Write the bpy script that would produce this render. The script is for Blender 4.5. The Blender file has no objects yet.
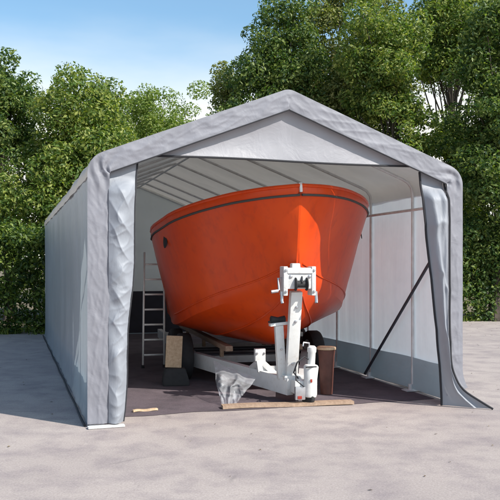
import bpy, bmesh, math, random
from mathutils import Vector, Matrix, noise
S = bpy.context.scene
COL = S.collection
R = math.radians

# ------------------------------------------------------------------ camera, sky, sun, exposure
CAM_H, FPX, HOR = 1.6, 784.0, 265.0          # photo pixels (500 x 500)
cd = bpy.data.cameras.new('camera'); cam = bpy.data.objects.new('camera', cd); COL.objects.link(cam)
cam.location = (0, 0, CAM_H); cam.rotation_euler = (R(90), 0, 0)
cd.sensor_width = 36; cd.lens = 36 * FPX / 500; cd.shift_y = (HOR - 250) / 500
cd.clip_end = 2000; S.camera = cam

ANG = R(17)                                   # heading of the shelter
F0 = Vector((0.407, 8.353, 0))
sun_dir = Matrix.Rotation(ANG, 3, 'Z') @ Vector((0.50, -0.62, 0.72)); sun_dir.normalize()
SUN_EL = math.asin(sun_dir.z); SUN_ROT = math.atan2(sun_dir.x, sun_dir.y)
w = bpy.data.worlds.new('World'); S.world = w; w.use_nodes = True
nt = w.node_tree; bg = nt.nodes['Background']
sk = nt.nodes.new('ShaderNodeTexSky'); sk.sky_type = 'NISHITA'; sk.sun_disc = False
sk.sun_elevation = SUN_EL; sk.sun_rotation = SUN_ROT; sk.air_density = 1.0; sk.dust_density = 1.5; sk.ozone_density = 2.0
# pale cloud bank low in the sky, thinning upwards
_tc = nt.nodes.new('ShaderNodeTexCoord'); _sp = nt.nodes.new('ShaderNodeSeparateXYZ'); nt.links.new(_tc.outputs['Generated'], _sp.inputs[0])
_nz = nt.nodes.new('ShaderNodeTexNoise'); _nz.inputs['Scale'].default_value = 3.5; _nz.inputs['Detail'].default_value = 6
_mp = nt.nodes.new('ShaderNodeMapping'); _mp.inputs['Scale'].default_value = (1, 1, 3.5); nt.links.new(_tc.outputs['Generated'], _mp.inputs[0]); nt.links.new(_mp.outputs[0], _nz.inputs[0])
_ad = nt.nodes.new('ShaderNodeMath'); _ad.operation = 'MULTIPLY_ADD'; _ad.inputs[1].default_value = .10; nt.links.new(_nz.outputs[0], _ad.inputs[0]); nt.links.new(_sp.outputs[2], _ad.inputs[2])
_mr = nt.nodes.new('ShaderNodeMapRange'); _mr.interpolation_type = 'SMOOTHSTEP'
for k, v in ((1, .20), (2, .36), (3, 1.0), (4, .04)): _mr.inputs[k].default_value = v
nt.links.new(_ad.outputs[0], _mr.inputs[0])
_mx = nt.nodes.new('ShaderNodeMix'); _mx.data_type = 'RGBA'; _mx.inputs['B'].default_value = (5.9, 5.8, 5.5, 1)
nt.links.new(_mr.outputs[0], _mx.inputs['Factor']); _ti = nt.nodes.new('ShaderNodeMix'); _ti.data_type = 'RGBA'; _ti.blend_type = 'MULTIPLY'; _ti.inputs['Factor'].default_value = 1
_ti.inputs['B'].default_value = (.80, 1.02, 1.02, 1); nt.links.new(sk.outputs[0], _ti.inputs['A']); nt.links.new(_ti.outputs['Result'], _mx.inputs['A'])
nt.links.new(_mx.outputs['Result'], bg.inputs[0]); bg.inputs[1].default_value = 0.15
ld = bpy.data.lights.new('sun', 'SUN'); ld.energy = 4.7; ld.angle = R(0.5); ld.color = (1, 0.95, 0.87)
lo = bpy.data.objects.new('sun', ld); COL.objects.link(lo)
lo.rotation_euler = (-sun_dir).to_track_quat('-Z', 'Y').to_euler()
S.view_settings.view_transform = 'Standard'; S.view_settings.look = 'None'
S.view_settings.gamma = 1; S.view_settings.use_curve_mapping = False
S.view_settings.exposure = 0.45

# ------------------------------------------------------------------ helpers
def px(x, y, Y):
    return Vector(((x - 250) / FPX * Y, Y, CAM_H - (y - HOR) / FPX * Y))

class MB:
    """collects shapes in one bmesh"""
    def __init__(s): s.bm = bmesh.new()
    def grid(s, nu, nv, f, close=False, flip=False):
        vs = [[s.bm.verts.new(f(i / nu, j / nv)) for j in range(nv + 1)] for i in range(nu + (0 if close else 1))]
        n = len(vs)
        for i in range(nu):
            a, b = vs[i], vs[(i + 1) % n]
            for j in range(nv):
                q = (a[j], b[j], b[j + 1], a[j + 1])
                fa = s.bm.faces.new(q[::-1] if flip else q); fa.smooth = True
        return vs
    def box(s, size, loc=(0, 0, 0), rot=None, bev=0.006):
        m = Matrix.Translation(loc)
        if rot is not None: m = m @ (rot if isinstance(rot, Matrix) else Matrix.Rotation(rot[0], 4, 'X') if False else rot_m(rot))
        g = bmesh.ops.create_cube(s.bm, size=1, matrix=m @ Matrix.Diagonal((*size, 1)))
        if bev:
            es = list({e for v in g['verts'] for e in v.link_edges})
            bmesh.ops.bevel(s.bm, geom=es, offset=min(bev, min(size) * .4), segments=2, affect='EDGES', profile=.7)
        return s
    def beam(s, a, b, wx, wz, bev=0.006, up=(0, 0, 1)):
        a, b = Vector(a), Vector(b); d = b - a
        y = d.normalized(); x = y.cross(Vector(up))
        if x.length < 1e-4: x = Vector((1, 0, 0))
        x.normalize(); z = x.cross(y)
        m = Matrix((x, y, z)).transposed().to_4x4()
        return s.box((wx, d.length, wz), (a + b) / 2, m, bev)
    def tube(s, pts, r, n=10, cap=True):
        pts = [Vector(p) for p in pts]
        rs = r if isinstance(r, (list, tuple)) else [r] * len(pts)
        rings = []; ref = None
        for i, p in enumerate(pts):
            t = (pts[min(i + 1, len(pts) - 1)] - pts[max(i - 1, 0)]).normalized()
            if ref is None: ref = t.orthogonal().normalized()
            else:
                ref = (ref - t * ref.dot(t)).normalized()
            b = t.cross(ref)
            rings.append([s.bm.verts.new(p + (ref * math.cos(k * 2 * math.pi / n) + b * math.sin(k * 2 * math.pi / n)) * rs[i]) for k in range(n)])
        for a, b in zip(rings, rings[1:]):
            for k in range(n):
                f = s.bm.faces.new((a[k], a[(k + 1) % n], b[(k + 1) % n], b[k])); f.smooth = True
        if cap:
            s.bm.faces.new(rings[0][::-1]); s.bm.faces.new(rings[-1])
        return s
    def lathe(s, prof, n=32, m=Matrix.Identity(4), cap=True):
        rings = [[s.bm.verts.new(m @ Vector((r * math.cos(k * 2 * math.pi / n), r * math.sin(k * 2 * math.pi / n), z))) for k in range(n)] for r, z in prof]
        for a, b in zip(rings, rings[1:]):
            for k in range(n):
                f = s.bm.faces.new((a[k], a[(k + 1) % n], b[(k + 1) % n], b[k])); f.smooth = True
        if cap:
            s.bm.faces.new(rings[0][::-1]); s.bm.faces.new(rings[-1])
        return s
    def build(s, name, mat, parent=None, sharp=True, recalc=True):
        if recalc: bmesh.ops.recalc_face_normals(s.bm, faces=s.bm.faces)
        me = bpy.data.meshes.new(name); s.bm.to_mesh(me); s.bm.free()
        me.materials.append(mat)
        if sharp:
            for p in me.polygons: p.use_smooth = True
            try: me.set_sharp_from_angle(angle=R(38))
            except Exception: pass
        o = bpy.data.objects.new(name, me); COL.objects.link(o)
        if parent: o.parent = parent
        return o

def rot_m(e):
    from mathutils import Euler
    return Euler(e).to_matrix().to_4x4()

def empty(name, label, cat, loc, rz=0, group=None):
    o = bpy.data.objects.new(name, None); COL.objects.link(o)
    o.location = loc; o.rotation_euler = (0, 0, rz); o.empty_display_size = .2
    o['label'] = label; o['category'] = cat
    if group: o['group'] = group
    return o
def tag(o, label, cat, group=None):
    o['label'] = label; o['category'] = cat
    if group: o['group'] = group
    return o

def N3(p, sc=1.0, seed=0.0):
    return noise.noise(Vector((p[0] * sc + seed, p[1] * sc - seed * .7, p[2] * sc + seed * 1.3)))
def lerp_tab(tab, t):
    """smooth (Catmull-like) table lookup; tab rows (t, a, b..)"""
    if t <= tab[0][0]: return tab[0][1:]
    if t >= tab[-1][0]: return tab[-1][1:]
    for i in range(len(tab) - 1):
        if tab[i][0] <= t <= tab[i + 1][0]:
            x0, x1 = tab[i][0], tab[i + 1][0]; h = x1 - x0; k = (t - x0) / h
            out = []
            for c in range(1, len(tab[0])):
                y0, y1 = tab[i][c], tab[i + 1][c]
                m = (y1 - y0) / h
                m0 = m if i == 0 else .5 * (m + (y0 - tab[i - 1][c]) / (x0 - tab[i - 1][0]))
                m1 = m if i == len(tab) - 2 else .5 * (m + (tab[i + 2][c] - y1) / (tab[i + 2][0] - x1))
                out.append((2 * k**3 - 3 * k * k + 1) * y0 + (k**3 - 2 * k * k + k) * h * m0 + (-2 * k**3 + 3 * k * k) * y1 + (k**3 - k * k) * h * m1)
            return tuple(out)

# ------------------------------------------------------------------ materials
def newmat(name):
    m = bpy.data.materials.new(name); m.use_nodes = True
    n = m.node_tree.nodes; b = n['Principled BSDF']
    return m, m.node_tree, b
def nd(nt, t, **kw):
    n = nt.nodes.new(t)
    for k, v in kw.items(): setattr(n, k, v)
    return n
def noise_node(nt, scale, detail=4, rough=.55, coord='Object', stretch=None, dist=0):
    tc = nd(nt, 'ShaderNodeTexCoord'); n = nd(nt, 'ShaderNodeTexNoise')
    n.inputs['Scale'].default_value = scale; n.inputs['Detail'].default_value = detail; n.inputs['Roughness'].default_value = rough
    n.inputs['Distortion'].default_value = dist
    if stretch:
        mp = nd(nt, 'ShaderNodeMapping'); mp.inputs['Scale'].default_value = stretch
        nt.links.new(tc.outputs[coord], mp.inputs[0]); nt.links.new(mp.outputs[0], n.inputs[0])
    else: nt.links.new(tc.outputs[coord], n.inputs[0])
    return n
def ramp(nt, fac, stops):
    r = nd(nt, 'ShaderNodeValToRGB'); e = r.color_ramp.elements
    while len(e) < len(stops): e.new(.5)
    for el, (p, c) in zip(e, stops): el.position = p; el.color = (*c, 1) if len(c) == 3 else c
    nt.links.new(fac, r.inputs[0]); return r
def mixc(nt, fac, a, b, mode='MIX'):
    m = nd(nt, 'ShaderNodeMix', data_type='RGBA', blend_type=mode)
    for s, v in ((m.inputs['Factor'], fac), (m.inputs['A'], a), (m.inputs['B'], b)):
        if hasattr(v, 'is_linked'): nt.links.new(v, s)
        else: s.default_value = v if isinstance(v, (int, float)) else (*v, 1)
    return m.outputs['Result']
def bump(nt, b, height, strength=.3, dist=.02):
    bp = nd(nt, 'ShaderNodeBump'); bp.inputs['Strength'].default_value = strength; bp.inputs['Distance'].default_value = dist
    nt.links.new(height, bp.inputs['Height']); nt.links.new(bp.outputs[0], b.inputs['Normal']); return bp

def simple(name, col, rough=.5, metal=0, var=.12, scale=6, bmp=.1, dirt=None):
    m, nt, b = newmat(name)
    n = noise_node(nt, scale, 5)
    lo = tuple(c * (1 - var) for c in col); hi = tuple(min(1, c * (1 + var)) for c in col)
    r = ramp(nt, n.outputs[0], [(.3, lo), (.7, hi)]); out = r.outputs[0]
    if dirt:
        n2 = noise_node(nt, scale * 2.3, 8, .7)
        f = ramp(nt, n2.outputs[0], [(.54, (0, 0, 0)), (.78, (.6, .6, .6))])
        out = mixc(nt, f.outputs[0], out, dirt)
    nt.links.new(out, b.inputs['Base Color'])
    b.inputs['Roughness'].default_value = rough; b.inputs['Metallic'].default_value = metal
    n3 = noise_node(nt, scale * 8, 4)
    bump(nt, b, n3.outputs[0], bmp, .01)
    return m

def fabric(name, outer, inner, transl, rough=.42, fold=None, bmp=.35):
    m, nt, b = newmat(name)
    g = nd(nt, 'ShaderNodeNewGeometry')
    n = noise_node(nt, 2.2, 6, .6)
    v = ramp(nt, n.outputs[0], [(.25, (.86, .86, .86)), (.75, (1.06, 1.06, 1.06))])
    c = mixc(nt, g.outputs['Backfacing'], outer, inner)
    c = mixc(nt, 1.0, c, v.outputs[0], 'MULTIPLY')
    nt.links.new(c, b.inputs['Base Color']); b.inputs['Roughness'].default_value = rough
    n2 = noise_node(nt, 5, 5, .55, stretch=fold or (1, 1, 1), dist=.6)
    n3 = noise_node(nt, 260, 2)
    ad = nd(nt, 'ShaderNodeMath', operation='MULTIPLY_ADD'); ad.inputs[1].default_value = .05
    nt.links.new(n3.outputs[0], ad.inputs[0]); nt.links.new(n2.outputs[0], ad.inputs[2])
    bp = bump(nt, b, ad.outputs[0], bmp, .03)
    tr = nd(nt, 'ShaderNodeBsdfTranslucent'); nt.links.new(bp.outputs[0], tr.inputs['Normal'])
    tr.inputs[0].default_value = (*transl, 1)
    ad2 = nd(nt, 'ShaderNodeAddShader')
    nt.links.new(b.outputs[0], ad2.inputs[0]); nt.links.new(tr.outputs[0], ad2.inputs[1])
    nt.links.new(ad2.outputs[0], nt.nodes['Material Output'].inputs[0])
    return m

def leafmat(name, cols, trans=.42):
    m, nt, b = newmat(name)
    g = nd(nt, 'ShaderNodeNewGeometry')
    n = noise_node(nt, .9, 3)
    ad = nd(nt, 'ShaderNodeMath', operation='MULTIPLY_ADD'); ad.inputs[1].default_value = .55
    nt.links.new(g.outputs['Random Per Island'], ad.inputs[0])
    mu = nd(nt, 'ShaderNodeMath', operation='MULTIPLY'); mu.inputs[1].default_value = .5
    nt.links.new(n.outputs[0], mu.inputs[0]); nt.links.new(mu.outputs[0], ad.inputs[2])
    r = ramp(nt, ad.outputs[0], [(.12, cols[0]), (.45, cols[1]), (.82, cols[2])])
    nt.links.new(r.outputs[0], b.inputs['Base Color']); b.inputs['Roughness'].default_value = .45
    b.inputs['Specular IOR Level'].default_value = .35
    tr = nd(nt, 'ShaderNodeBsdfTranslucent')
    c2 = mixc(nt, 1.0, r.outputs[0], (1.1, 1.25, .45), 'MULTIPLY'); nt.links.new(c2, tr.inputs[0])
    mx = nd(nt, 'ShaderNodeMixShader'); mx.inputs[0].default_value = trans
    nt.links.new(b.outputs[0], mx.inputs[1]); nt.links.new(tr.outputs[0], mx.inputs[2])
    nt.links.new(mx.outputs[0], nt.nodes['Material Output'].inputs[0])
    return m

def ground_mat(name, c0, c1, stain, crack=True):
    m, nt, b = newmat(name)
    n1 = noise_node(nt, .35, 6, .6, 'Object'); n2 = noise_node(nt, 2.6, 8, .65, 'Object'); n3 = noise_node(nt, 60, 4, .6, 'Object')
    c = ramp(nt, n1.outputs[0], [(.3, c0), (.7, c1)]).outputs[0]
    f = ramp(nt, n2.outputs[0], [(.44, (0, 0, 0)), (.68, (.85, .85, .85))])
    c = mixc(nt, f.outputs[0], c, stain)
    f3 = ramp(nt, n3.outputs[0], [(.3, (.78, .78, .78)), (.7, (1.1, 1.1, 1.1))])
    c = mixc(nt, 1.0, c, f3.outputs[0], 'MULTIPLY')
    n4 = noise_node(nt, 170, 3, .7, 'Object'); f4 = ramp(nt, n4.outputs[0], [(.34, (.62, .60, .60)), (.46, (1, 1, 1)), (.64, (1, 1, 1)), (.72, (1.25, 1.24, 1.22))])
    c = mixc(nt, .8, c, f4.outputs[0], 'MULTIPLY')
    h = n4.outputs[0]
    if crack:
        tc = nd(nt, 'ShaderNodeTexCoord'); nn = noise_node(nt, 1.4, 4, .6)
        ml = mixc(nt, .22, tc.outputs['Object'], nn.outputs['Color'])
        vo = nd(nt, 'ShaderNodeTexVoronoi', feature='DISTANCE_TO_EDGE'); vo.inputs['Scale'].default_value = .55
        nt.links.new(ml, vo.inputs['Vector'])
        cr = ramp(nt, vo.outputs['Distance'], [(.0, (1, 1, 1)), (.009, (0, 0, 0))])
        br = noise_node(nt, .8, 3); brr = ramp(nt, br.outputs[0], [(.52, (0, 0, 0)), (.62, (.5, .5, .5))])
        ff = mixc(nt, 1.0, cr.outputs[0], brr.outputs[0], 'MULTIPLY')
        c = mixc(nt, ff, c, (.10, .09, .095))
    nt.links.new(c, b.inputs['Base Color']); b.inputs['Roughness'].default_value = .9
    b.inputs['Specular IOR Level'].default_value = .25
    bump(nt, b, h, .35, .01)
    return m

M = {}
M['pavement'] = ground_mat('pale_concrete', (.345, .295, .28), (.46, .395, .365), (.27, .228, .232))
M['earth'] = ground_mat('dry_earth', (.16, .13, .09), (.24, .19, .14), (.10, .10, .05), False)
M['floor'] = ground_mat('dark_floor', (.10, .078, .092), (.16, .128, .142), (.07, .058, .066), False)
M['cover'] = fabric('silver_cover', (.23, .25, .295), (.43, .375, .33), (.082, .074, .066), fold=(1, .35, .35))
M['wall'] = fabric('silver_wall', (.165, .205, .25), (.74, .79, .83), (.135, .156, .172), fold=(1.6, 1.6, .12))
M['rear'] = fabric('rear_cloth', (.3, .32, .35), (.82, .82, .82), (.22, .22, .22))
M['gable'] = fabric('pale_gable', (.27, .265, .29), (.5, .5, .5), (.10, .10, .105), bmp=.25)
M['hem'] = fabric('silver_hem', (.20, .20, .23), (.25, .25, .28), (.04, .04, .04), fold=(1, 1, 1), rough=.62, bmp=.3)
M['flap'] = fabric('white_flap', (.25, .265, .30), (.27, .28, .31), (.08, .08, .08), fold=(1, 1, .5), rough=.55, bmp=.45)
M['skirt'] = fabric('grey_skirt', (.36, .44, .48), (.36, .44, .48), (.10, .125, .135), fold=(1, .4, 1))
M['rear_shade'] = simple('rear_shade', (.035, .032, .045), .8)  # near-black colour that stands in for the shade low at the rear
M['pipe'] = simple('galvanised_pipe', (.66, .66, .66), .5, .1, .15, 8)
M['dark_pipe'] = simple('dark_steel_pipe', (.06, .06, .075), .5, .3, .2, 8)
M['rope'] = simple('dark_rope', (.025, .025, .03), .85)
M['white'] = simple('white_paint', (.66, .66, .65), .38, 0, .05, 9, .06, dirt=(.47, .38, .30))
M['dull_white'] = simple('weathered_paint', (.55, .55, .55), .5, 0, .1, 9, .1, dirt=(.32, .24, .18))
M['black'] = simple('black_rubber', (.022, .022, .024), .75, 0, .2, 20, .3)
M['steel'] = simple('zinc_steel', (.5, .5, .52), .35, .85, .12, 14)
M['alu'] = simple('aluminium', (.58, .57, .56), .4, .75, .1, 10)
M['wood'] = None
def wood(name, a, b_, sc=1, rough=.7):
    m, nt, b = newmat(name)
    n = noise_node(nt, 3 * sc, 6, .6, stretch=(9, 1, 9), dist=.8)
    r = ramp(nt, n.outputs[0], [(.3, a), (.7, b_)])
    nt.links.new(r.outputs[0], b.inputs['Base Color']); b.inputs['Roughness'].default_value = rough
    bump(nt, b, n.outputs[0], .3, .01); return m
M['wood'] = wood('pale_timber', (.40, .27, .16), (.58, .42, .28))
M['plank'] = wood('worn_plank', (.24, .16, .11), (.40, .28, .20))
M['brown'] = simple('brown_stand', (.105, .038, .028), .6, 0, .3, 7, .2)
M['bark'] = simple('bark', (.075, .058, .045), .9, 0, .4, 9, .8)
M['red_lens'] = simple('red_lens', (.28, .03, .02), .25)

def hull_mat():
    m, nt, b = newmat('orange_red_hull')
    n = noise_node(nt, 1.6, 6, .6); n2 = noise_node(nt, 9, 8, .7, stretch=(1, 1, .35))
    c = ramp(nt, n.outputs[0], [(.3, (.60, .050, .004)), (.7, (.68, .070, .005))]).outputs[0]
    f = ramp(nt, n2.outputs[0], [(.50, (0, 0, 0)), (.78, (.55, .55, .55))])
    c = mixc(nt, f.outputs[0], c, (.33, .03, .012))
    nt.links.new(c, b.inputs['Base Color']); b.inputs['Roughness'].default_value = .30
    b.inputs['Specular IOR Level'].default_value = .3
    n3 = noise_node(nt, 4, 3); bump(nt, b, n3.outputs[0], .08, .02)
    return m
M['hull'] = hull_mat()
M['deck'] = simple('cream_deck', (.55, .5, .42), .6)
M['rail'] = simple('grey_rub_rail', (.055, .05, .045), .6)

def plastic_mat():
    m, nt, b = newmat('clear_plastic')
    n = noise_node(nt, 7, 5, .6)
    b.inputs['Base Color'].default_value = (.75, .76, .8, 1); b.inputs['Roughness'].default_value = .22
    bump(nt, b, n.outputs[0], .4, .03)
    tp = nd(nt, 'ShaderNodeBsdfTransparent'); tp.inputs[0].default_value = (.95, .95, .97, 1)
    mx = nd(nt, 'ShaderNodeMixShader')
    r = ramp(nt, n.outputs[0], [(.35, (.85, .85, .85)), (.7, (.62, .62, .62))]); nt.links.new(r.outputs[0], mx.inputs[0])
    nt.links.new(b.outputs[0], mx.inputs[1]); nt.links.new(tp.outputs[0], mx.inputs[2])
    nt.links.new(mx.outputs[0], nt.nodes['Material Output'].inputs[0]); return m
M['plastic'] = plastic_mat()
M['leaf_mid'] = leafmat('leaf_mid', [(.020, .052, .018), (.105, .175, .035), (.36, .38, .10)])
M['leaf_dark'] = leafmat('leaf_dark', [(.014, .040, .018), (.066, .125, .032), (.27, .32, .09)])
M['leaf_light'] = leafmat('leaf_light', [(.07, .12, .03), (.16, .235, .05), (.34, .38, .11)])
M['leaf_olive'] = leafmat('leaf_olive', [(.030, .052, .02), (.135, .17, .048), (.40, .38, .15)])
M['leaf_hedge'] = leafmat('leaf_hedge', [(.012, .034, .014), (.05, .10, .022), (.24, .30, .06)])

# ------------------------------------------------------------------ ground
def sheet(name, pts, mat, z):
    b = MB(); b.bm.faces.new([b.bm.verts.new((x, y, z)) for x, y in pts])
    bmesh.ops.recalc_face_normals(b.bm, faces=b.bm.faces)
    o = b.build(name, mat, sharp=False, recalc=False); o['kind'] = 'structure'
    if o.data.polygons[0].normal.z < 0: o.data.flip_normals()
    return o
sheet('ground', [(-600, -300), (600, -300), (600, 900), (-600, 900)], M['earth'], -.008)
sheet('pavement', [(-30, -20), (30, -20), (30, 24.2), (7.2, 23.2), (3, 20), (-4, 20), (-5.5, 18.6), (-30, 18.2)], M['pavement'], 0)
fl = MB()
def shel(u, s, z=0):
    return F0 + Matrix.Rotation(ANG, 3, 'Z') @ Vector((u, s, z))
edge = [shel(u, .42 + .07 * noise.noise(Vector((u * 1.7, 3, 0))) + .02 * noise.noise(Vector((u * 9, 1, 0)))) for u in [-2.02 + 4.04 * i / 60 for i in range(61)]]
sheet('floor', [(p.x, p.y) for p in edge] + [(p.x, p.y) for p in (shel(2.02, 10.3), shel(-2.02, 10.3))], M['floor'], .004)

# ------------------------------------------------------------------ shelter
HW, LEN = 2.1, 10.4
def arch_profile():
    """outer outline (u, z) from the left ground up over the ridge to the right ground, rounded eaves"""
    base = [(-HW, 0), (-HW, 2.66), (0, 3.47), (HW, 2.66), (HW, 0)]
    rad = [0, .17, .07, .17, 0]
    out = [Vector(base[0])]
    for i in (1, 2, 3):
        p, a, b = Vector(base[i]), Vector(base[i - 1]), Vector(base[i + 1])
        q0 = p + (a - p).normalized() * rad[i]; q1 = p + (b - p).normalized() * rad[i]
        for k in range(9):
            t = k / 8; out.append((1 - t)**2 * q0 + 2 * t * (1 - t) * p + t * t * q1)
    out.append(Vector(base[4])); return out
PROF = arch_profile()
cum = [0]
for a, b in zip(PROF, PROF[1:]): cum.append(cum[-1] + (b - a).length)
TOT = cum[-1]
def prof(d, off=0):
    d = max(0, min(TOT, d))
    for i in range(len(PROF) - 1):
        if d <= cum[i + 1] + 1e-9:
            L = cum[i + 1] - cum[i]; k = (d - cum[i]) / L
            p = PROF[i].lerp(PROF[i + 1], k)
            def tang(j):
                a = PROF[max(0, j - 1)]; b = PROF[min(len(PROF) - 1, j + 1)]; return (b - a).normalized()
            t = tang(i).lerp(tang(i + 1), k) if L < .4 else (PROF[i + 1] - PROF[i]).normalized()
            t.normalize(); n = Vector((-t.y, t.x))           # outward
            return p + n * off, n
RIBS = [.06, 1.05, 2.25, 3.45, 4.7, 5.95, 7.2, 8.45, 9.45, 10.34]
def sag(s):
    for a, b in zip(RIBS, RIBS[1:]):
        if a <= s <= b: return math.sin(math.pi * (s - a) / (b - a))**2
    return 0
EAVE = 2.47
shelter = empty('boat_shelter', 'long silver-grey fabric portable garage with peaked roof standing open over the orange boat', 'canopy', F0, ANG)

def roof_pt(i, j):
    d = EAVE + i * (TOT - 2 * EAVE); s = -.02 + j * (LEN + .04)
    p, n = prof(d, .004)
    up = max(0, n.y)
    k = -.020 * sag(s) * (.4 + .6 * up) + .012 * N3((p.x, s, p.y), 1.6, 3) + .006 * N3((p.x, s, p.y), 6, 9)
    p = p + n * k
    return Vector((p.x, s, p.y))
b = MB(); b.grid(110, 150, roof_pt, flip=True); b.build('roof_cover', M['cover'], shelter, False, False)
for side in (-1, 1):
    def wall_pt(i, j):
        z = .015 + (2.475 - .015) * i; s = -.01 + j * (LEN + .02)
        fold = .014 * N3((s * 3.2, z * .35, side), 1, 5) + .02 * N3((s * .9, z * .5, 2), 1, 1) + .005 * N3((s * 9, z * 1.2, 0), 1, 7)
        u = HW - .012 - .035 * sag(s) * math.sin(math.pi * min(1, z / 2.4)) + fold
        if z < .1: u += .02 * (1 - z / .1)
        return Vector((side * u, s, z))
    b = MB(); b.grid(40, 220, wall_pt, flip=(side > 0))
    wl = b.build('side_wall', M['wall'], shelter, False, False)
    def skirt_pt(i, j):
        z = .03 + .40 * i; s = .12 + j * (LEN - .2)
        return Vector((side * (HW - .055 - .012 * sag(s) + .008 * N3((s * 2, z, 1), 1, 2)), s, z + .012 * N3((s * 1.1, 0, 0), 1, 4)))
    b = MB(); b.grid(8, 140, skirt_pt, flip=(side > 0)); b.build('skirt', M['skirt'], wl, False, False)

# rear panel: pale cloth above an added dark strip standing in for shade
def back_pt(i, j):
    u = (i * 2 - 1) * (HW - .02)
    top = 2.685 + .81 * (1 - abs(u) / HW) - (0.10 * max(0, (abs(u) - 1.9) / .2))
    z = .96 + (top - .96) * j
    return Vector((u, LEN - .02 + .03 * N3((u * 1.5, z * .4, 3), 1, 2), z))
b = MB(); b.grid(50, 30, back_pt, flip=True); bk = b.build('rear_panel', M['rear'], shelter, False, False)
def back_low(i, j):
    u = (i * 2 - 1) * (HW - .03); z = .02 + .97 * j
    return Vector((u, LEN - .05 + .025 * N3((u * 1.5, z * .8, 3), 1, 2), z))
b = MB(); b.grid(50, 12, back_low); b.build('shade_strip', M['rear_shade'], bk, False, False)

# front hem: the cover's edge turned round the front frame
HEMW = .215
def hem_pt(i, j):
    d = .02 + i * (TOT - .04); 
    if i < .5: d = .03 + i * (TOT - .04)
    p, n = prof(d, .006)
    wv = HEMW * j
    side = abs(n.x) > .8
    q = p - n * wv
    # mitred ridge and eaves stay inside
    if p.x < 0: q.x = min(q.x, -0.0 if not side else q.x)
    else: q.x = max(q.x, 0)
    puck = 0.020 * N3((p.x * 2.2 + wv * 5, p.y * 2.2 - wv * 4, 0), 1, 8) + .014 * N3((p.x * 7, p.y * 7, wv * 9), 1, 2)
    corner = math.exp(-((abs(p.x) - 2.02) / .22)**2 - ((p.y - 2.58) / .25)**2)
    puck += corner * (.030 * math.sin(wv * 52 + p.x * 26 + 17 * p.y) + .02 * N3((p.x * 9, p.y * 9, wv * 14), 1, 5))
    ridge = -.006 * (1 - abs(N3((p.x * 3.4 + wv * 9, p.y * 3.4 - wv * 7, 0), 1, 14))) ** 8 - .005 * (1 - abs(N3((p.x * 8 - wv * 9, p.y * 8 + wv * 12, 0), 1, 24))) ** 8
    s = -.022 + (puck * .45 + ridge) * min(1, j * 3 + .25) * (1 if j < .95 else .6) - .006 * j
    z = q.y
    if p.x > 0 and p.y < .6:
        z = .20 + (z - .012) * (.4 / .588); e = max(0, 1 - (z - .2) / .22)**2
        q.x += .05 * e * (1 - j); s -= .03 * e * (1 - .6 * j); z -= .09 * e * j
    return Vector((q.x, s, max(.012, z)))
b = MB(); b.grid(520, 20, hem_pt, flip=True); hem = b.build('front_hem', M['hem'], shelter, False, False)
# dark edge rope stitched along the inside edge of the hem
def inner(d):
    v = hem_pt(d, 1.0); return v + Vector((0, -.004, 0))
b = MB(); b.tube([inner(i / 220) for i in range(62, 217)], .0075, 6); b.build('edge_cord', M['rope'], hem)

# gable panel
GB = 2.712
def gable_pt(i, j):
    u = (i * 2 - 1) * 1.93
    top = 3.47 - HEMW / math.cos(math.atan(.81 / HW)) - abs(u) * .81 / HW + .05
    zb = GB + .02 * (1 - (u / 1.9)**2) * 0 - .008 * math.sin(u * 2.2)
    top = max(top, zb + .004)
    z = zb + (top - zb) * j
    s = .035 + .02 * N3((u * 1.1, z * 2.4, 0), 1, 6) + .02 * math.sin(math.pi * j) * math.cos(u * .8)
    return Vector((u, s, z))
b = MB(); b.grid(80, 16, gable_pt, flip=False); gp = b.build('gable_panel', M['gable'], shelter, False, False)
b = MB(); b.tube([gable_pt(.015 + .97 * i / 60, 0) + Vector((0, -.006, -.004)) for i in range(61)], .0115, 8); b.build('edge_cord', M['rope'], gp)

# front flaps, gathered against both legs
def flap_left(i, j):
    z = .035 + 2.615 * j
    u0 = -1.90; u1 = -1.61 - .14 * (1 - j)**1.3 + .012 * math.sin(z * 5)
    u = u0 + (u1 - u0) * i
    k = math.sin(i * math.pi)
    d1 = u * .80 + z * .60; d2 = -u * .60 + z * .80           # pulls run diagonally across the cloth
    f = .05 * N3((u * 2.4 + z * .5, z * .9, 1), 1, 11) + .020 * N3((d1 * 7, d2 * 2.2, 0), 1, 21)
    f -= .022 * (1 - abs(N3((d1 * 1.5, d2 * 3.6, 1), 1, 33))) ** 5 + .015 * (1 - abs(N3((d1 * 5.5, d2 * 2.0, 1), 1, 37))) ** 6
    f -= .009 * (1 - abs(N3((d1 * 5, d2 * 9, 2), 1, 47))) ** 6 + .010 * N3((u * 14, z * 11, 0), 1, 4) * .6
    t = min(1, max(0, (z - 2.30) / .2)); t = t * t * (3 - 2 * t)
    return Vector((u, (-.035 + f * (.35 + .65 * k) + .05 * i * i - .05 * k) * (1 - t) + .035 * t, z))
b = MB(); b.grid(64, 260, flap_left, flip=False); fpl = b.build('front_flap', M['flap'], shelter, False, False)
b = MB(); b.tube([flap_left(1, j / 80) for j in range(81)], .010, 6); b.build('edge_cord', M['rope'], fpl)
FR = [(0, 1.845, 2.27, -.36), (.08, 1.845, 2.16, -.27), (.20, 1.84, 2.01, -.16), (.40, 1.83, 1.915, -.10), (.7, 1.80, 1.885, -.085), (1.3, 1.735, 1.88, -.075), (2.0, 1.65, 1.88, -.07), (2.68, 1.585, 1.88, -.06)]
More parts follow.
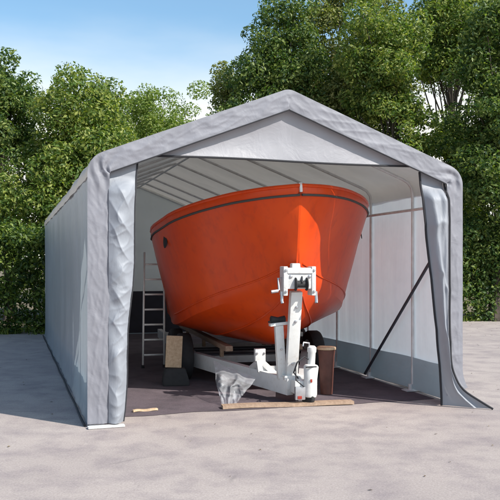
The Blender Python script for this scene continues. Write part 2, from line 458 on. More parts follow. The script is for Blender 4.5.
def flap_right(i, j):
    z = .01 + 2.64 * j
    u0, u1, s1 = lerp_tab(FR, z)
    u = u0 + (u1 - u0) * i
    k = math.sin(i * math.pi)
    f = -.035 * (1 - abs(N3((i * 1.6 + z * .5, z * 1.5, 1), 1, 43))) ** 6 + .025 * N3((i * 2.4, z * 1.3, 4), 1, 3) + .018 * N3((i * 5, z * 4, 0), 1, 13) + .03 * math.sin(i * 9 + z * 1.2) * min(1, .3 + z)
    s = s1 * i + f * (.3 + .7 * k) - .07 * k * min(1, z * 2)
    t = min(1, max(0, (z - 2.32) / .2)); t = t * t * (3 - 2 * t); s = s * (1 - t) + .035 * t
    return Vector((u, s, z))
b = MB(); b.grid(36, 150, flap_right, flip=False); fpr = b.build('front_flap', M['flap'], shelter, False, False)
b = MB(); b.tube([flap_right(0, j / 80) + Vector((-.006, -.006, 0)) for j in range(81)], .013, 6); b.build('edge_cord', M['rope'], fpr)
b = MB(); b.tube([flap_right(1, j / 80) + Vector((.008, -.02, 0)) for j in range(81)], .012, 6); b.build('edge_cord', M['rope'], fpr)

# frame
for k, s in enumerate(RIBS):
    pts = [prof(TOT * i / 90, -.045)[0] for i in range(91)]
    b = MB(); b.tube([(p.x, s, max(.015, p.y)) for p in pts], .019, 8)
    rb = b.build('rib', M['pipe'], shelter)
    for sx in (-1, 1):
        b = MB(); b.box((.15, .15, .012), (sx * (HW - .09), s + (.02 if k == 0 else 0), .012)); b.lathe([(.03, .018), (.028, .09)], 12, Matrix.Translation((sx * (HW - .075), s, 0)))
        b.build('foot_plate', M['pipe'], rb)
for sx in (-1, 1):
    b = MB(); b.tube([(sx * (HW - .105), .06, 2.29), (sx * (HW - .105), LEN - .06, 2.29)], .018, 8); b.build('rail', M['pipe'], shelter)
    b = MB(); b.tube([(sx * (HW - .13), .32, 1.77), (sx * (HW - .13), 2.27, .06)], .019, 8); b.build('brace', M['dark_pipe'], shelter)
    b = MB(); b.tube([(sx * (HW + .028 + .004 * math.sin(i * .9)), .02 + i * LEN / 40, .014) for i in range(41)], .012, 6); b.build('base_cord', M['rope'], shelter)
b = MB(); b.tube([(0, .06, 3.385), (0, LEN - .06, 3.385)], .016, 8); b.build('ridge_pole', M['pipe'], shelter)
b = MB(); b.box((.36, .08, .022), (-1.93, -.085, .014), rot_m((0, 0, .05)), .008); b.build('base_plate', M['dull_white'], shelter)

# ------------------------------------------------------------------ boat
BA = R(13.5); B0 = Vector((.5915, 8.75, 0))
KNUCKLE = [(.27, 1.62), (.62, 1.45), (1.15, 1.27), (1.5, 1.16), (2.2, 1.00), (3.5, .93), (6.2, .95)]
KEEL = [(0, 2.44), (.07, 2.2), (.15, 1.95), (.24, 1.65), (.33, 1.40), (.45, 1.16), (.62, .95), (.85, .77), (1.15, .64), (1.6, .555), (2.2, .51), (3.5, .48), (6.2, .48)]
SHEER = [(0, .05, 2.49), (.12, .32, 2.482), (.25, .52, 2.468), (.4, .70, 2.45), (.6, .90, 2.415), (.8, 1.06, 2.38), (1.2, 1.275, 2.31), (1.6, 1.36, 2.25), (2.0, 1.42, 2.2), (2.5, 1.405, 2.15), (3, 1.31, 2.12), (3.6, 1.17, 2.09), (4.6, 1.02, 2.06), (6.2, .86, 2.06)]
CHINE = [(.24, .015, 1.62), (.33, .08, 1.50), (.45, .18, 1.43), (.62, .33, 1.34), (.85, .55, 1.25), (1.15, .78, 1.14), (1.5, .97, 1.04), (2.2, 1.12, .87), (3.0, 1.10, .80), (4.6, .92, .78), (6.2, .76, .75)]
boat = empty('motorboat', 'large orange-red hard-chine motorboat resting bow first on the white trailer inside the shelter', 'boat', B0, BA)
ROLL = R(3)                                   # she lists a little to port on the bunks
boat.rotation_euler = (0, -ROLL, BA); boat.location = B0 + Matrix.Rotation(BA, 3, 'Z') @ Vector((math.sin(ROLL) * 1.9, 0, 0))
TS = [0, .02, .05, .085, .12, .16, .20, .245, .29, .34, .40, .47, .55, .64, .74, .86, 1.0, 1.15, 1.32, 1.5, 1.7, 1.95, 2.2, 2.6, 3, 3.6, 4.4, 5.3, 6.2]
NB, NS, NT = 8, 14, 3
def section(t):
    zk = lerp_tab(KEEL, t)[0]; bs, zs = lerp_tab(SHEER, t)
    pts = []
    if t < .245:
        bc, zc = .012, zk + .001
    else:
        bc, zc = lerp_tab(CHINE, t)
    for i in range(NB + 1):
        k = i / NB; pts.append((max(.012, bc * k), zk + (zc - zk) * (k ** 1.12)))
    flare = .16 * math.exp(-((t - .55) / .75)**2)
    for i in range(1, NS + 1):
        k = i / NS
        bb = bc + (bs - bc) * (k + flare * math.sin(k * math.pi) * -0.9 + .07 * math.sin(k * math.pi) * min(1, t / 2))
        pts.append((max(.012, bb), zc + (zs - .11 - zc) * k))
    # chine flat lip
    for i in range(1, NT + 1):
        k = i / NT; pts.append((bs + .0 + .012 * math.sin(k * 3.1), zs - .11 + .11 * k))
    return pts
secs = [section(t) for t in TS]
b = MB()
ringsL = []; ringsR = []
for t, sc in zip(TS, secs):
    zst = .0
    def stem(t, bb, z): return t
    ringsR.append([b.bm.verts.new((x, t, z)) for x, z in sc]); ringsL.append([b.bm.verts.new((-x, t, z)) for x, z in sc])
for rr in (ringsR, ringsL):
    for a, c in zip(rr, rr[1:]):
        for k in range(len(a) - 1):
            b.bm.faces.new((a[k], a[k + 1], c[k + 1], c[k]))
for a, c, a2, c2 in zip(ringsR, ringsR[1:], ringsL, ringsL[1:]):
    b.bm.faces.new((a[0], c[0], c2[0], a2[0]))
for k in range(len(secs[0]) - 1):
    b.bm.faces.new((ringsR[0][k], ringsR[0][k + 1], ringsL[0][k + 1], ringsL[0][k]))
    b.bm.faces.new((ringsR[-1][k], ringsR[-1][k + 1], ringsL[-1][k + 1], ringsL[-1][k]))
hull = b.build('hull', M['hull'], boat)
try: hull.data.set_sharp_from_angle(angle=R(24))
except Exception: pass
def hull_at(t, z):
    sc = section(t)
    for (x0, z0), (x1, z1) in zip(sc[NB:], sc[NB + 1:]):
        if z0 <= z <= z1: return x0 + (x1 - x0) * (z - z0) / (z1 - z0)
    return sc[-1][0]
# gunwale cap, rub rail, spray strakes, deck
for sx in (-1, 1):
    path = [(sx * lerp_tab(SHEER, t)[0] * 1.0, t, lerp_tab(SHEER, t)[1]) for t in TS[1:]]
    path = [(0, -.012, 2.492)] + path if sx > 0 else [(-.0, -.012, 2.492)] + path
    b = MB(); b.tube(path, .022, 8); b.build('gunwale', M['hull'], boat)
    path = [(sx * (lerp_tab(SHEER, t)[0] + .006), t, lerp_tab(SHEER, t)[1] - .105) for t in TS[1:]]
    path = [(sx * .012, -.014, 2.385)] + path
    b = MB(); b.tube(path, .014, 8); b.build('rub_rail', M['rail'], boat)
    ts = [.5 + i * (4 - .5) / 50 for i in range(51)]
    path = []
    for t in ts:
        zk = lerp_tab(KEEL, t)[0]; bc, zc = lerp_tab(CHINE, t); k = .52
        path.append((sx * bc * k, t, zk + (zc - zk) * k ** 1.12 - .004))
    b = MB(); b.tube(path, .010, 6); b.build('spray_strake', M['hull'], boat)
    path = []
    for i in range(81):
        t = .28 + i * 2.0 / 80; z = lerp_tab(KNUCKLE, t)[0]
        path.append((sx * (hull_at(t, z) + .001), t, z))
    b = MB(); b.tube(path, .012, 6); b.build('knuckle_rail', M['hull'], boat)
def deck_pt(i, j):
    t = .06 + i * 6.12; bs, zs = lerp_tab(SHEER, t); u = j * 2 - 1
    return Vector((u * (bs - .015), t, zs - .07 + .06 * (1 - u * u) * min(1, bs)))
b = MB(); b.grid(60, 16, deck_pt); b.build('deck', M['deck'], boat, False)
b = MB(); b.box((.03, .04, .09), (0, -.012, 2.46), None, .01); b.box((.04, .10, .02), (0, .03, 2.512), None, .008); b.build('bow_fitting', M['white'], boat)
b = MB(); b.tube([(0, .215 + .06 - .03, 1.60), (0, .16, 1.57), (0, .20, 1.52), (0, .30, 1.53)], .014, 8); b.build('bow_eye', M['steel'], boat)
# dark oval hawse opening on the port side
for sx in (-1, 1):
    b = MB(); tc, zc = 1.62, 1.99
    cx = hull_at(tc, zc)
    b.lathe([(.012, .0), (.058, .004), (.062, .012), (.05, .016), (.02, .014)], 24,
            Matrix.Translation((sx * (cx - .002), tc, zc)) @ rot_m((0, sx * R(84), sx * R(-22))) @ Matrix.Diagonal((1.7, .8, 1, 1)))
    b.build('hawse_hole', M['black'], boat)

# ------------------------------------------------------------------ trailer (x = across, y = aft, same heading as the boat)
tr = empty('boat_trailer', 'white steel boat trailer with winch post and jack under the orange hull', 'trailer', B0, BA)
for sx in (-1, 1):
    b = MB(); b.beam((sx * .07 + .03, .36, .19), (sx * .80, 2.5, .28), .09, .20, .008); b.build('drawbar_arm', M['dull_white'] if sx > 0 else M['white'], tr)
    b = MB(); b.beam((sx * .80, 2.46, .29), (sx * .80, 6.6, .30), .08, .16, .008); b.build('side_beam', M['dull_white'], tr)
    b = MB(); b.beam((sx * .48, 1.7, .50), (sx * .48, 5.9, .50), .10, .07, .008)
    for t in (2.2, 3.6, 5.2): b.box((.05, .06, .16), (sx * .48, t, .42))
    b.build('bunk', M['plank'], tr)
for t in (1.25, 2.5, 4.2, 6.5):
    hw = .80 if t > 2 else .36
    b = MB(); b.beam((-hw, t, .27), (hw, t, .27), .07, .10, .008); b.build('cross_member', M['dull_white'], tr)
b = MB(); b.box((.17, .22, .15), (.05, .30, .20), None, .015); b.lathe([(.055, 0), (.06, .05), (.05, .13), (.02, .15)], 16, Matrix.Translation((.05, .24, .14))); b.build('coupler', M['white'], tr)
# winch post and its head
b = MB(); b.beam((.0, .47, .27), (-.015, .22, 1.30), .135, .09, .01, up=(0, 1, 0)); b.box((.22, .2, .05), (0, .46, .29)); b.build('winch_post', M['white'], tr)
wn = MB(); wn.box((.36, .13, .24), (-.02, .14, 1.45), None, .02)
wn.box((.05, .17, .33), (-.18, .15, 1.42), None, .012); wn.box((.05, .17, .33), (.15, .15, 1.42), None, .012)
wn.box((.10, .10, .07), (-.05, .14, 1.585), None, .02); wn.box((.30, .02, .05), (-.015, .07, 1.53), None, .006)
wo = wn.build('winch', M['dull_white'], tr)
def bolt(x, y, z, parent, r=.013):
    b = MB(); b.lathe([(r * 1.5, 0), (r * 1.5, .004), (r, .005), (r, .016), (r * .8, .018)], 6, Matrix.Translation((x, y, z)) @ rot_m((R(90), 0, 0))); b.build('bolt', M['steel'], parent)
for bx, bz in ((-.18, 1.54), (-.18, 1.30), (.15, 1.54), (.15, 1.30)): bolt(bx, .068, bz, wo)
for bx, bz in ((-.12, 1.47), (.10, 1.47)): bolt(bx, .077, bz, wo, .016)
b = MB(); b.lathe([(.05, 0), (.052, .012), (.02, .02)], 20, Matrix.Translation((.165, .15, 1.43)) @ rot_m((0, R(90), 0))); b.build('gear_cover', M['steel'], wo)
for bz, by in ((1.12, .215), (.95, .255), (.45, .38)): bolt(-.008, by, bz, tr)
for bx, by, bz in ((.05, .188, .20), (-.30, .92, .52), (-.21, .92, .52), (-.13, .43, .62)): bolt(bx, by, bz, tr, .011)
b = MB(); b.lathe([(.045, -.075), (.075, -.07), (.075, -.06), (.04, -.055), (.04, .055), (.075, .06), (.075, .07), (.045, .075)], 20, Matrix.Translation((.0, .075, 1.385)) @ rot_m((0, R(90), 0))); b.build('drum', M['black'], wo)
b = MB(); b.tube([(-.20, .14, 1.45), (-.25, .14, 1.45), (-.25, .10, 1.32), (-.29, .10, 1.31)], .012, 8); b.tube([(-.26, .10, 1.31), (-.34, .10, 1.30)], .02, 8); b.build('handle', M['steel'], wo)
b = MB(); b.tube([(.0, .03, 1.40), (.02, .12, 1.52), (.0, .21, 1.56)], .011, 6); b.build('strap', M['rope'], wo)
for dx in (-.21, .19):
    b = MB(); b.tube([(dx, .12, 1.30), (dx * 1.02, .11, 1.20), (dx * 1.0, .10, 1.17)], .018, 8); b.build('hook', M['steel'], wo)
# keel roller stand
b = MB(); b.beam((-.10, .52, .27), (-.165, .42, .90), .10, .07, .01, up=(0, 1, 0)); b.box((.21, .09, .035), (-.17, .42, .915), rot_m((0, -.1, 0))); b.build('roller_post', M['white'], tr)
b = MB(); b.lathe([(.03, -.09), (.045, -.08), (.028, 0), (.045, .08), (.03, .09)], 16, Matrix.Translation((-.17, .44, .965)) @ rot_m((0, R(90), 0))); b.tube([(-.29, .42, .94), (-.05, .42, .93)], .011, 8); b.build('keel_roller', M['black'], tr)
b = MB(); b.tube([(-.03, .40, .80), (.07, .34, .80)], .016, 8); b.box((.05, .05, .05), (.07, .33, .80)); b.build('locking_pin', M['black'], tr)
# flared support bracket on the arm
b = MB(); b.box((.13, .08, .15), (-.255, .96, .50), None, .01)
b.beam((-.25, .96, .45), (-.235, .92, .29), .11, .07, .008, up=(0, 1, 0)); b.beam((-.22, .95, .40), (-.10, .80, .27), .07, .06, .008, up=(0, 1, 0)); b.beam((-.27, .97, .40), (-.32, 1.15, .30), .07, .06, .008, up=(0, 1, 0))
b.build('support_bracket', M['white'], tr)
# front jack
jk = MB(); J = Matrix.Translation((.13, .17, 0)) @ Matrix.Diagonal((.86, .86, 1, 1)) @ rot_m((0, R(3), 0))
jk.lathe([(.06, .09), (.085, .10), (.095, .13), (.088, .30), (.10, .44), (.085, .46), (.05, .47)], 24, J)
jk.lathe([(.05, .46), (.052, .60), (.06, .61), (.06, .66), (.035, .68)], 20, J)
jk.beam((.06, .28, .24), (.215, .18, .26), .07, .08)
jo = jk.build('jack', M['white'], tr)
b = MB(); b.tube([(.125, .165, .665), (.125, .165, .71), (.05, .14, .72), (.04, .13, .68)], .010, 8); b.build('crank_handle', M['steel'], jo)
b = MB(); b.lathe([(.02, -.03), (.075, -.03), (.085, -.018), (.085, .018), (.075, .03), (.02, .03)], 24, Matrix.Translation((.115, .17, .088)) @ rot_m((0, R(90), R(35)))); b.build('caster_wheel', M['black'], jo)
b = MB(); b.box((.022, .006, .035), (.127, .17 - .080, .29), None, .001); b.build('sticker', M['red_lens'], jo)
b = MB(); b.tube([(.06, .09, .445), (.12, .078, .45), (.19, .10, .445)], .009, 6); b.build('clamp_band', M['rope'], jo)
lp = MB(); lp.box((.12, .05, .15), (.01, .15, .145), None, .015); lpo = lp.build('lamp_box', M['steel'], tr)
b = MB(); b.box((.05, .012, .035), (.0, .122, .10), None, .004); b.build('lens', M['red_lens'], lpo)
b = MB(); b.tube([(.02, .25, .30), (-.06, .16, .38), (-.03, .12, .50), (.06, .14, .56), (.12, .16, .52), (.15, .2, .40)], .009, 6); b.tube([(.05, .12, .22), (-.05, .10, .30), (-.04, .15, .44), (.03, .30, .48)], .007, 6); b.build('cable', M['rope'], tr)
# wheels (tandem axles)
def wheel(sx, t):
    Mx = Matrix.Translation((sx * .95, t, .32)) @ rot_m((0, R(90), 0))
    b = MB(); b.lathe([(.20, -.09), (.27, -.098), (.31, -.085), (.325, -.06), (.325, .06), (.31, .085), (.27, .098), (.20, .09), (.19, 0), (.20, -.09)], 40, Mx, False)
    wv = b.build('wheel', M['black'], tr)
    b = MB(); b.lathe([(.03, -.045), (.07, -.055), (.085, -.02), (.15, -.025), (.19, -.07), (.202, -.088), (.202, .088), (.15, .0), (.03, .0)], 32, Mx @ rot_m((0, R(180) if sx < 0 else 0, 0)) @ Matrix.Diagonal((1, 1, -1 if sx > 0 else -1, 1)))
    b.build('rim', M['dull_white'], wv)
for sx in (-1, 1):
    for t in (2.55, 3.35): wheel(sx, t)
for t in (2.55, 3.35):
    b = MB(); b.tube([(-.9, t, .32), (.9, t, .32)], .03, 10); b.build('axle', M['dark_pipe'], tr)

# ------------------------------------------------------------------ loose things
# clear plastic sheet hung over the drawbar
def plastic_pt(i, j):
    a = px(213, 361, 9.75); c = px(256, 378, 9.38); bot = px(228, 410, 8.76); bot.z = .012
    top = a.lerp(c, i)
    low = Vector((px(222, 408, 8.85).x, 8.80, .012)).lerp(Vector((px(235, 402, 8.95).x, 8.86, .012)), i)
    p = top.lerp(low, j)
    k = math.sin(math.pi * min(1, j * 1.1))
    wv = math.sin(i * 17 + j * 2) * .05 * (1.1 - .8 * j)
    n = .09 * N3((i * 3.1, j * 3.2, 5), 1, 3) + .04 * N3((i * 8, j * 9, 5), 1, 3)
    p.y += (wv + n - .10 * k) * (1 if j < .98 else .3); p.x += .05 * N3((i * 4, j * 3, 1), 1, 9) * k
    p.z = max(.010, p.z + .03 * N3((i * 5, j * 5, 2), 1, 1) * k + .06 * math.sin(j * math.pi) * math.sin(i * math.pi))
    return p
b = MB(); b.grid(60, 60, plastic_pt); o = b.build('plastic_sheet', M['plastic'], None, False)
tag(o, 'crumpled clear plastic sheet hanging over the trailer drawbar to the ground', 'plastic sheet')

st = empty('stand', 'brown tapered stand with pale wooden top behind the trailer jack', 'stand', (px(326.5, 393, 9.7).x, 9.7, .004), .3)
st.scale = (.90, .90, .98)
b = MB()
def st_pt(i, j):
    a = i * 2 * math.pi; r = (.082 + .035 * j + .012 * math.exp(-((j - .97) / .04)**2)) * (1 + .012 * math.cos(a * 10) + .02 * N3((math.cos(a) * 2, math.sin(a) * 2, j * 2), 1, 3))
    return Vector((r * math.cos(a), r * math.sin(a), .004 + .555 * j))
vs = b.grid(80, 14, st_pt, close=True); b.bm.faces.new([v[0] for v in vs]); b.bm.faces.new([v[-1] for v in vs]); b.build('body', M['brown'], st)
b = MB(); b.lathe([(.12, .561), (.132, .566), (.132, .592), (.122, .60)], 32); b.build('top', M['wood'], st)

def ladder():
    base = px(153.5, 373, 12.2); base.z = 0
    L = empty('ladder', 'tall aluminium ladder leaning against the left side of the orange hull', 'ladder', base, R(12))
    H, lean, wd = 1.80, .10, .165
    for sx in (-1, 1):
        b = MB(); b.beam((sx * wd, 0, .0), (sx * (wd - .01) + lean * .2, lean, H), .028, .065, .004, up=(0, 1, 0)); r = b.build('side_rail', M['alu'], L)
        b = MB(); b.box((.045, .09, .05), (sx * wd, 0, .025), None, .008); b.build('rubber_foot', M['black'], r)
    for k in range(7):
        z = .20 + k * .235; f = z / H
        b = MB(); b.beam((-wd + lean * .2 * f, lean * f, z), (wd + lean * .2 * f - .005, lean * f, z), .055, .028, .005); b.build('rung', M['alu'], L)
ladder()
p = px(174, 374, 10.45)
b = MB(); b.box((.215, .055, .42), (0, 0, .21), rot_m((R(-5), R(3), 0)), .008)
o = b.build('timber_prop', M['wood']); o.location = (p.x, 10.43, .238); o.rotation_euler = (0, 0, R(10)); tag(o, 'pale timber board standing upright on a black rubber block before the trailer tyre', 'board')
b = MB()
prf = [(-.17, 0), (.19, 0), (.17, .10), (.13, .23), (-.13, .23), (-.16, .12)]
va = [b.bm.verts.new((x, -.11, z)) for x, z in prf]; vb = [b.bm.verts.new((x, .11, z)) for x, z in prf]
b.bm.faces.new(va); b.bm.faces.new(vb[::-1])
for k in range(6): b.bm.faces.new((va[k], vb[k], vb[(k + 1) % 6], va[(k + 1) % 6]))
bmesh.ops.bevel(b.bm, geom=list(b.bm.edges), offset=.012, segments=2, affect='EDGES')
o = b.build('wheel_chock', M['black']); p = px(175, 379, 10.42); o.location = (p.x, 10.42, .006); o.rotation_euler = (0, 0, R(10)); tag(o, 'black rubber wheel chock on the floor under the pale board', 'chock')

def plank(a, c, w_, h, mat, label):
    d = c - a; o_ = MB(); L = d.length; n = 24
    vs = o_.grid(n, 4, lambda i, j: Vector(((i - .5) * L, 0, 0)) + [Vector((0, -w_ / 2, 0)), Vector((0, -w_ / 2 + .003, h)), Vector((0, w_ / 2 - .003, h)), Vector((0, w_ / 2, 0)), Vector((0, -w_ / 2, 0))][round(j * 4)] + Vector((0, .012 * math.sin(i * 5), .004 * math.sin(i * 9))))
    o_.bm.faces.new(vs[0][:4]); o_.bm.faces.new(vs[-1][:4])
    bmesh.ops.remove_doubles(o_.bm, verts=o_.bm.verts, dist=1e-5)
    o = o_.build('plank', mat); o.location = ((a.x + c.x) / 2, (a.y + c.y) / 2, .007); o.rotation_euler = (0, 0, math.atan2(d.y, d.x)); tag(o, label, 'plank')
a = px(222, 409, 1); c = px(352, 403, 1)
plank(Vector((a.x * 8.72, 8.72, 0)), Vector((c.x * 9.03, 9.03, 0)), .13, .035, M['plank'], 'long worn brown plank lying across the shelter opening below the trailer jack')
a = px(133, 412, 1); c = px(157, 408, 1)
plank(Vector((a.x * 8.5, 8.5, 0)), Vector((c.x * 8.62, 8.62, 0)), .045, .02, M['wood'], 'short pale lath lying on the dark floor beside the left front flap')

# ------------------------------------------------------------------ trees and hedges
def rnd_ball(rng):
    while True:
        v = Vector((rng.uniform(-1, 1), rng.uniform(-1, 1), rng.uniform(-1, 1)))
        if .02 < v.length < 1: return v
def leaves_mesh(name, clumps, per, size, mat, parent, rng, flat=.75):
    verts, faces = [], []
    for c, r in clumps:
        n = int(per * (r / .5)**2 * rng.uniform(.6, 1.3))
        for _ in range(n):
            d = rnd_ball(rng); d = d.normalized() * (d.length ** .6)
            p = c + Vector((d.x * r, d.y * r, d.z * r * flat))
            nrm = (d * .7 + Vector((rng.gauss(0, .55), rng.gauss(0, .55), .45 + rng.gauss(0, .5)))).normalized()
            ax = nrm.orthogonal().normalized(); ax = Matrix.Rotation(rng.uniform(0, 6.28), 3, nrm) @ ax
            bx = nrm.cross(ax); s = size * rng.uniform(.55, 1.3)
            i = len(verts)
            verts += [p - ax * s, p + bx * s * .48 - ax * s * .1 + nrm * s * .12, p + ax * s * 1.05 - nrm * s * .12, p - bx * s * .48 - ax * s * .1 + nrm * s * .12]
            faces += [(i, i + 1, i + 2), (i, i + 2, i + 3)]
    me = bpy.data.meshes.new(name); me.from_pydata(verts, [], faces); me.materials.append(mat); me.update()
    o = bpy.data.objects.new(name, me); COL.objects.link(o); o.parent = parent; return o

# open sky between the boughs: (bearing, rise, half width, half height) per metre of distance
GAPS = [(.240, .217, .040, .024), (.06, .262, .010, .009), (.19, .262, .014, .009), (.30, .215, .010, .014), (-.295, .19, .008, .010), (-.225, .205, .010, .007), (.285, .222, .018, .018), (.13, .235, .010, .012), (.30, .14, .012, .016), (-.31, .25, .012, .012)]
def tree(name, label, cx, Y, ytop, hwm, mat, seed, zbot=1.0, nclump=150, per=230, size=.064, depth=None, lobes=None, group='trees behind the shelter', hole=None):
    rng = random.Random(seed); base = Vector(((cx - 250) / FPX * Y, Y, 0)); H = CAM_H + (HOR - ytop) / FPX * Y
    t = empty(name, label, 'tree', base, 0, group)
    cz = (H + zbot) / 2; hz = (H - zbot) / 2; dp = depth or hwm
    lob = lobes or [(Vector((rng.uniform(-.45, .45) * hwm, rng.uniform(-.4, .4) * dp, cz + rng.uniform(-.55, .5) * hz)), rng.uniform(.48, .68)) for _ in range(6)] + [(Vector((0, 0, H - hz * .45)), .45)]
    clumps = []
    tries = 0
    while len(clumps) < nclump and tries < nclump * 30:
        tries += 1
        c, k = rng.choice(lob); d = rnd_ball(rng).normalized() * rng.uniform(.45, 1.0) ** .6
        p = c + Vector((d.x * k * hwm, d.y * k * dp, d.z * k * hz))
        if p.z < zbot * .8 or p.z > H - .15: continue
        if noise.noise(p * .75 + Vector((seed * 3.1, 0, 0))) < -.27: continue
        if GAPS and any((p.x + base.x - gx * Y)**2 / (rx * Y)**2 + (p.z - CAM_H - gz * Y)**2 / (rz * Y)**2 < 1 for gx, gz, rx, rz in GAPS): continue
        clumps.append((p, rng.uniform(.26, .62) * (.75 + .25 * hwm / 2)))
    b = MB(); tr_top = zbot + (H - zbot) * .62
    tp = [Vector((.12 * math.sin(z * .9 + seed), .1 * math.cos(z * .7 + seed), z)) for z in [tr_top * i / 8 for i in range(9)]]
    r0 = .055 * H ** .7 * .55 + .03
    b.tube(tp, [r0 * (1.35 if i == 0 else 1) * (1 - .8 * i / 8) + .01 for i in range(9)], 9)
    for c, r in rng.sample(clumps, min(26, len(clumps))):
        z0 = max(.4, min(tr_top * .97, c.z * rng.uniform(.45, .75)))
        i = z0 / tr_top * 8; i0 = min(7, int(i)); st_ = tp[i0].lerp(tp[i0 + 1], i - i0)
        mid = st_.lerp(c, .5) + Vector((rng.gauss(0, .12), rng.gauss(0, .12), .18))
        b.tube([st_, mid, c], [r0 * .26 * (1 - .7 * i / 9), r0 * .13, .010], 6)
    b.build('trunk', M['bark'], t)
    leaves_mesh('crown', clumps, per, size, mat, t, rng)
    return t

tree('broadleaf_tree', 'tall dark green tree at the far left edge rising behind the hedge', 6, 23, 46, 1.7, M['leaf_dark'], 1, .9, nclump=210)
tree('broadleaf_tree', 'round mid green tree just left of the shelter roof behind the hedge', 72, 22, 66, 2.05, M['leaf_mid'], 2, .9, nclump=340)
tree('broadleaf_tree', 'smaller green tree right against the left eave of the shelter', 110, 25, 84, 1.35, M['leaf_mid'], 31, .9, nclump=200)
tree('broadleaf_tree', 'low yellow-green tree showing above the left roof slope', 158, 32, 92, 2.5, M['leaf_light'], 3, 1.5, nclump=300)
tree('broadleaf_tree', 'small thin pale green tree in the gap of sky left of the ridge', 200, 35, 86, 1.9, M['leaf_light'], 4, 1.5, nclump=210)
tree('broadleaf_tree', 'slender olive green tree with a pointed top left of the roof ridge', 226, 28, 56, .9, M['leaf_olive'], 5, 1.2, nclump=150)
tree('broadleaf_tree', 'big dark tree rising directly behind the roof ridge', 285, 25.5, -14, 2.1, M['leaf_dark'], 6, 1, nclump=330)
tree('broadleaf_tree', 'tall olive toned tree behind the right roof slope', 342, 26.5, -22, 2.5, M['leaf_olive'], 7, 1, nclump=400)
tree('broadleaf_tree', 'bright green tree right of the ridge with sky showing beside its top', 396, 24, -6, 1.85, M['leaf_mid'], 8, 1, nclump=330)
tree('broadleaf_tree', 'mid green tree standing behind the right eave corner of the shelter', 452, 26, 118, 2.0, M['leaf_mid'], 9, .8, nclump=260)
tree('broadleaf_tree', 'high spreading tree whose boughs close over the sky gap at upper right', 452, 29, -16, 2.6, M['leaf_mid'], 10, 7.4, nclump=250)
tree('broadleaf_tree', 'large dark tree at the far right edge with a visible trunk', 500, 22.5, -12, 1.5, M['leaf_dark'], 11, 1.0, nclump=300)
tree('broadleaf_tree', 'leafy green tree just beyond the right edge of the view', 560, 23, 25, 1.9, M['leaf_mid'], 12, 1, nclump=150)

def wood_belt(name, label):
    rng = random.Random(91); clumps = []
    for _ in range(900):
        x = rng.uniform(-34, 34); top = 3.6 + 1.2 * noise.noise(Vector((x * .25, 1, 0)))
        clumps.append((Vector((x, 40 + rng.uniform(-2, 2), rng.uniform(.2, top))), rng.uniform(.6, 1.1)))
    o = leaves_mesh(name, clumps, 14, .17, M['leaf_dark'], None, rng)
    o['kind'] = 'stuff'; tag(o, label, 'wood')
wood_belt('far_wood', 'low dark belt of distant woodland beyond the hedges')

def hedge(label, a, c, h, th, mat, seed, per=170, size=.062, cat='hedge', zlo=.06, bulge=.18):
    rng = random.Random(seed); a = Vector(a); c = Vector(c); d = c - a; L = d.length
    t = empty('hedge', label, cat, a, math.atan2(d.y, d.x), 'hedges around the paved yard')
    clumps = []
    n = int(L * h * 46)
    for _ in range(n):
        x = rng.uniform(0, L); f = rng.random()
        top = h * (1 + bulge * noise.noise(Vector((x * .8, seed, 0))))
        if f < .56: y, z = -th / 2 + rng.uniform(0, .30), rng.uniform(zlo, top)
        elif f < .80: y, z = rng.uniform(-th / 2 - .22, th / 2), top + rng.uniform(-.25, .14)
        else: y, z = th / 2, rng.uniform(zlo, top)
        clumps.append((Vector((x, y, z)), rng.uniform(.2, .36)))
    leaves_mesh('foliage', clumps, per * 1.0, size, mat, t, rng)
    b = MB()
    for i in range(int(L * 1.6)):
        x = (i + .5) / 1.6 + rng.uniform(-.1, .1); y = rng.uniform(-.15, .15)
        b.tube([(x, y, 0), (x + rng.uniform(-.15, .15), y, h * .45), (x + rng.uniform(-.4, .4), y + rng.uniform(-.2, .2), h * .85)], [.04, .028, .01], 6)
    b.build('stems', M['bark'], t)
    return t
hedge('dense clipped hedge along the left edge of the yard with lit yellow-green top', (-11, 18.6, 0), (-4.55, 18.9, 0), 2.3, 1.3, M['leaf_hedge'], 41)
hedge('dark hedge seen through the gap at the rear of the shelter', (-4.5, 21.0, 0), (2.5, 21.6, 0), 2.0, 1.2, M['leaf_hedge'], 42)
hedge('tall dark hedge on the right behind the shelter flap', (2.6, 22.0, 0), (11.0, 24.0, 0), 2.7, 1.3, M['leaf_dark'], 43)

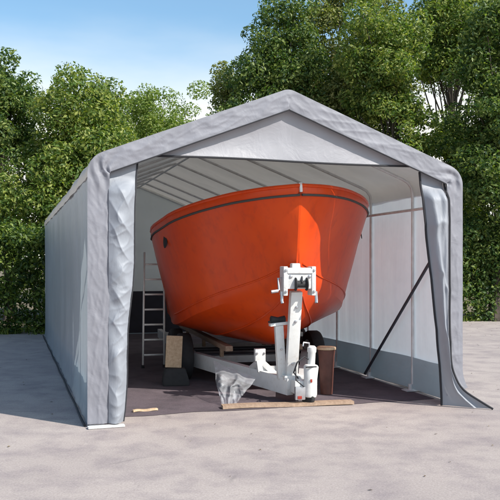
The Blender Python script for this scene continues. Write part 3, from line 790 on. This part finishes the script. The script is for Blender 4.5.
# ------------------------------------------------------------------ grass along the pavement edge and fallen leaves
def grass_strip():
    rng = random.Random(77); verts, faces = [], []
    lines = [((-11, 18.0), (-4.75, 18.35)), ((2.9, 21.0), (7.2, 23.05)), ((7.2, 23.05), (13, 23.4))]
    for (x0, y0), (x1, y1) in lines:
        L = math.hypot(x1 - x0, y1 - y0)
        for _ in range(int(L * 420)):
            k = rng.random(); x = x0 + (x1 - x0) * k + rng.gauss(0, .12); y = y0 + (y1 - y0) * k + rng.gauss(0, .16)
            if noise.noise(Vector((x * 1.6, y, 0))) < -.15: continue
            h = rng.uniform(.05, .22); a = rng.uniform(0, 6.28); w_ = .012; dx, dy = math.cos(a) * w_, math.sin(a) * w_
            lx, ly = rng.gauss(0, .06), rng.gauss(0, .06); i = len(verts)
            verts += [Vector((x - dx, y - dy, -.005)), Vector((x + dx, y + dy, -.005)), Vector((x + lx, y + ly, h))]; faces.append((i, i + 1, i + 2))
    me = bpy.data.meshes.new('grass'); me.from_pydata(verts, [], faces); me.materials.append(M['leaf_mid'])
    o = bpy.data.objects.new('grass', me); COL.objects.link(o); o['kind'] = 'stuff'
    tag(o, 'rough grass and weeds growing along the edge of the pavement', 'grass')
    verts, faces = [], []
    for _ in range(1500):
        x, y = rng.uniform(-9, 9), rng.uniform(4.5, 22)
        if y < 15 and rng.random() < .72: continue
        q = Matrix.Rotation(-ANG, 3, 'Z') @ (Vector((x, y, 0)) - F0)
        if abs(q.x) < 2.3 and -.1 < q.y < 10.6: continue
        a = rng.uniform(0, 6.28); r = rng.uniform(.008, .022); i = len(verts)
        c, s_ = math.cos(a), math.sin(a)
        verts += [Vector((x + c * r, y + s_ * r, .006)), Vector((x - s_ * r * .5, y + c * r * .5, .012)), Vector((x - c * r, y - s_ * r, .006)), Vector((x + s_ * r * .5, y - c * r * .5, .008))]
        faces.append((i, i + 1, i + 2, i + 3))
    me = bpy.data.meshes.new('fallen_leaves'); me.from_pydata(verts, [], faces); me.materials.append(M['leaf_dry'])
    o = bpy.data.objects.new('fallen_leaves', me); COL.objects.link(o); o['kind'] = 'stuff'
    tag(o, 'small dry leaves and grit scattered over the pale pavement', 'leaf litter')
M['leaf_dry'] = leafmat('leaf_dry', [(.06, .045, .03), (.13, .09, .055), (.22, .17, .10)], .1)
grass_strip()
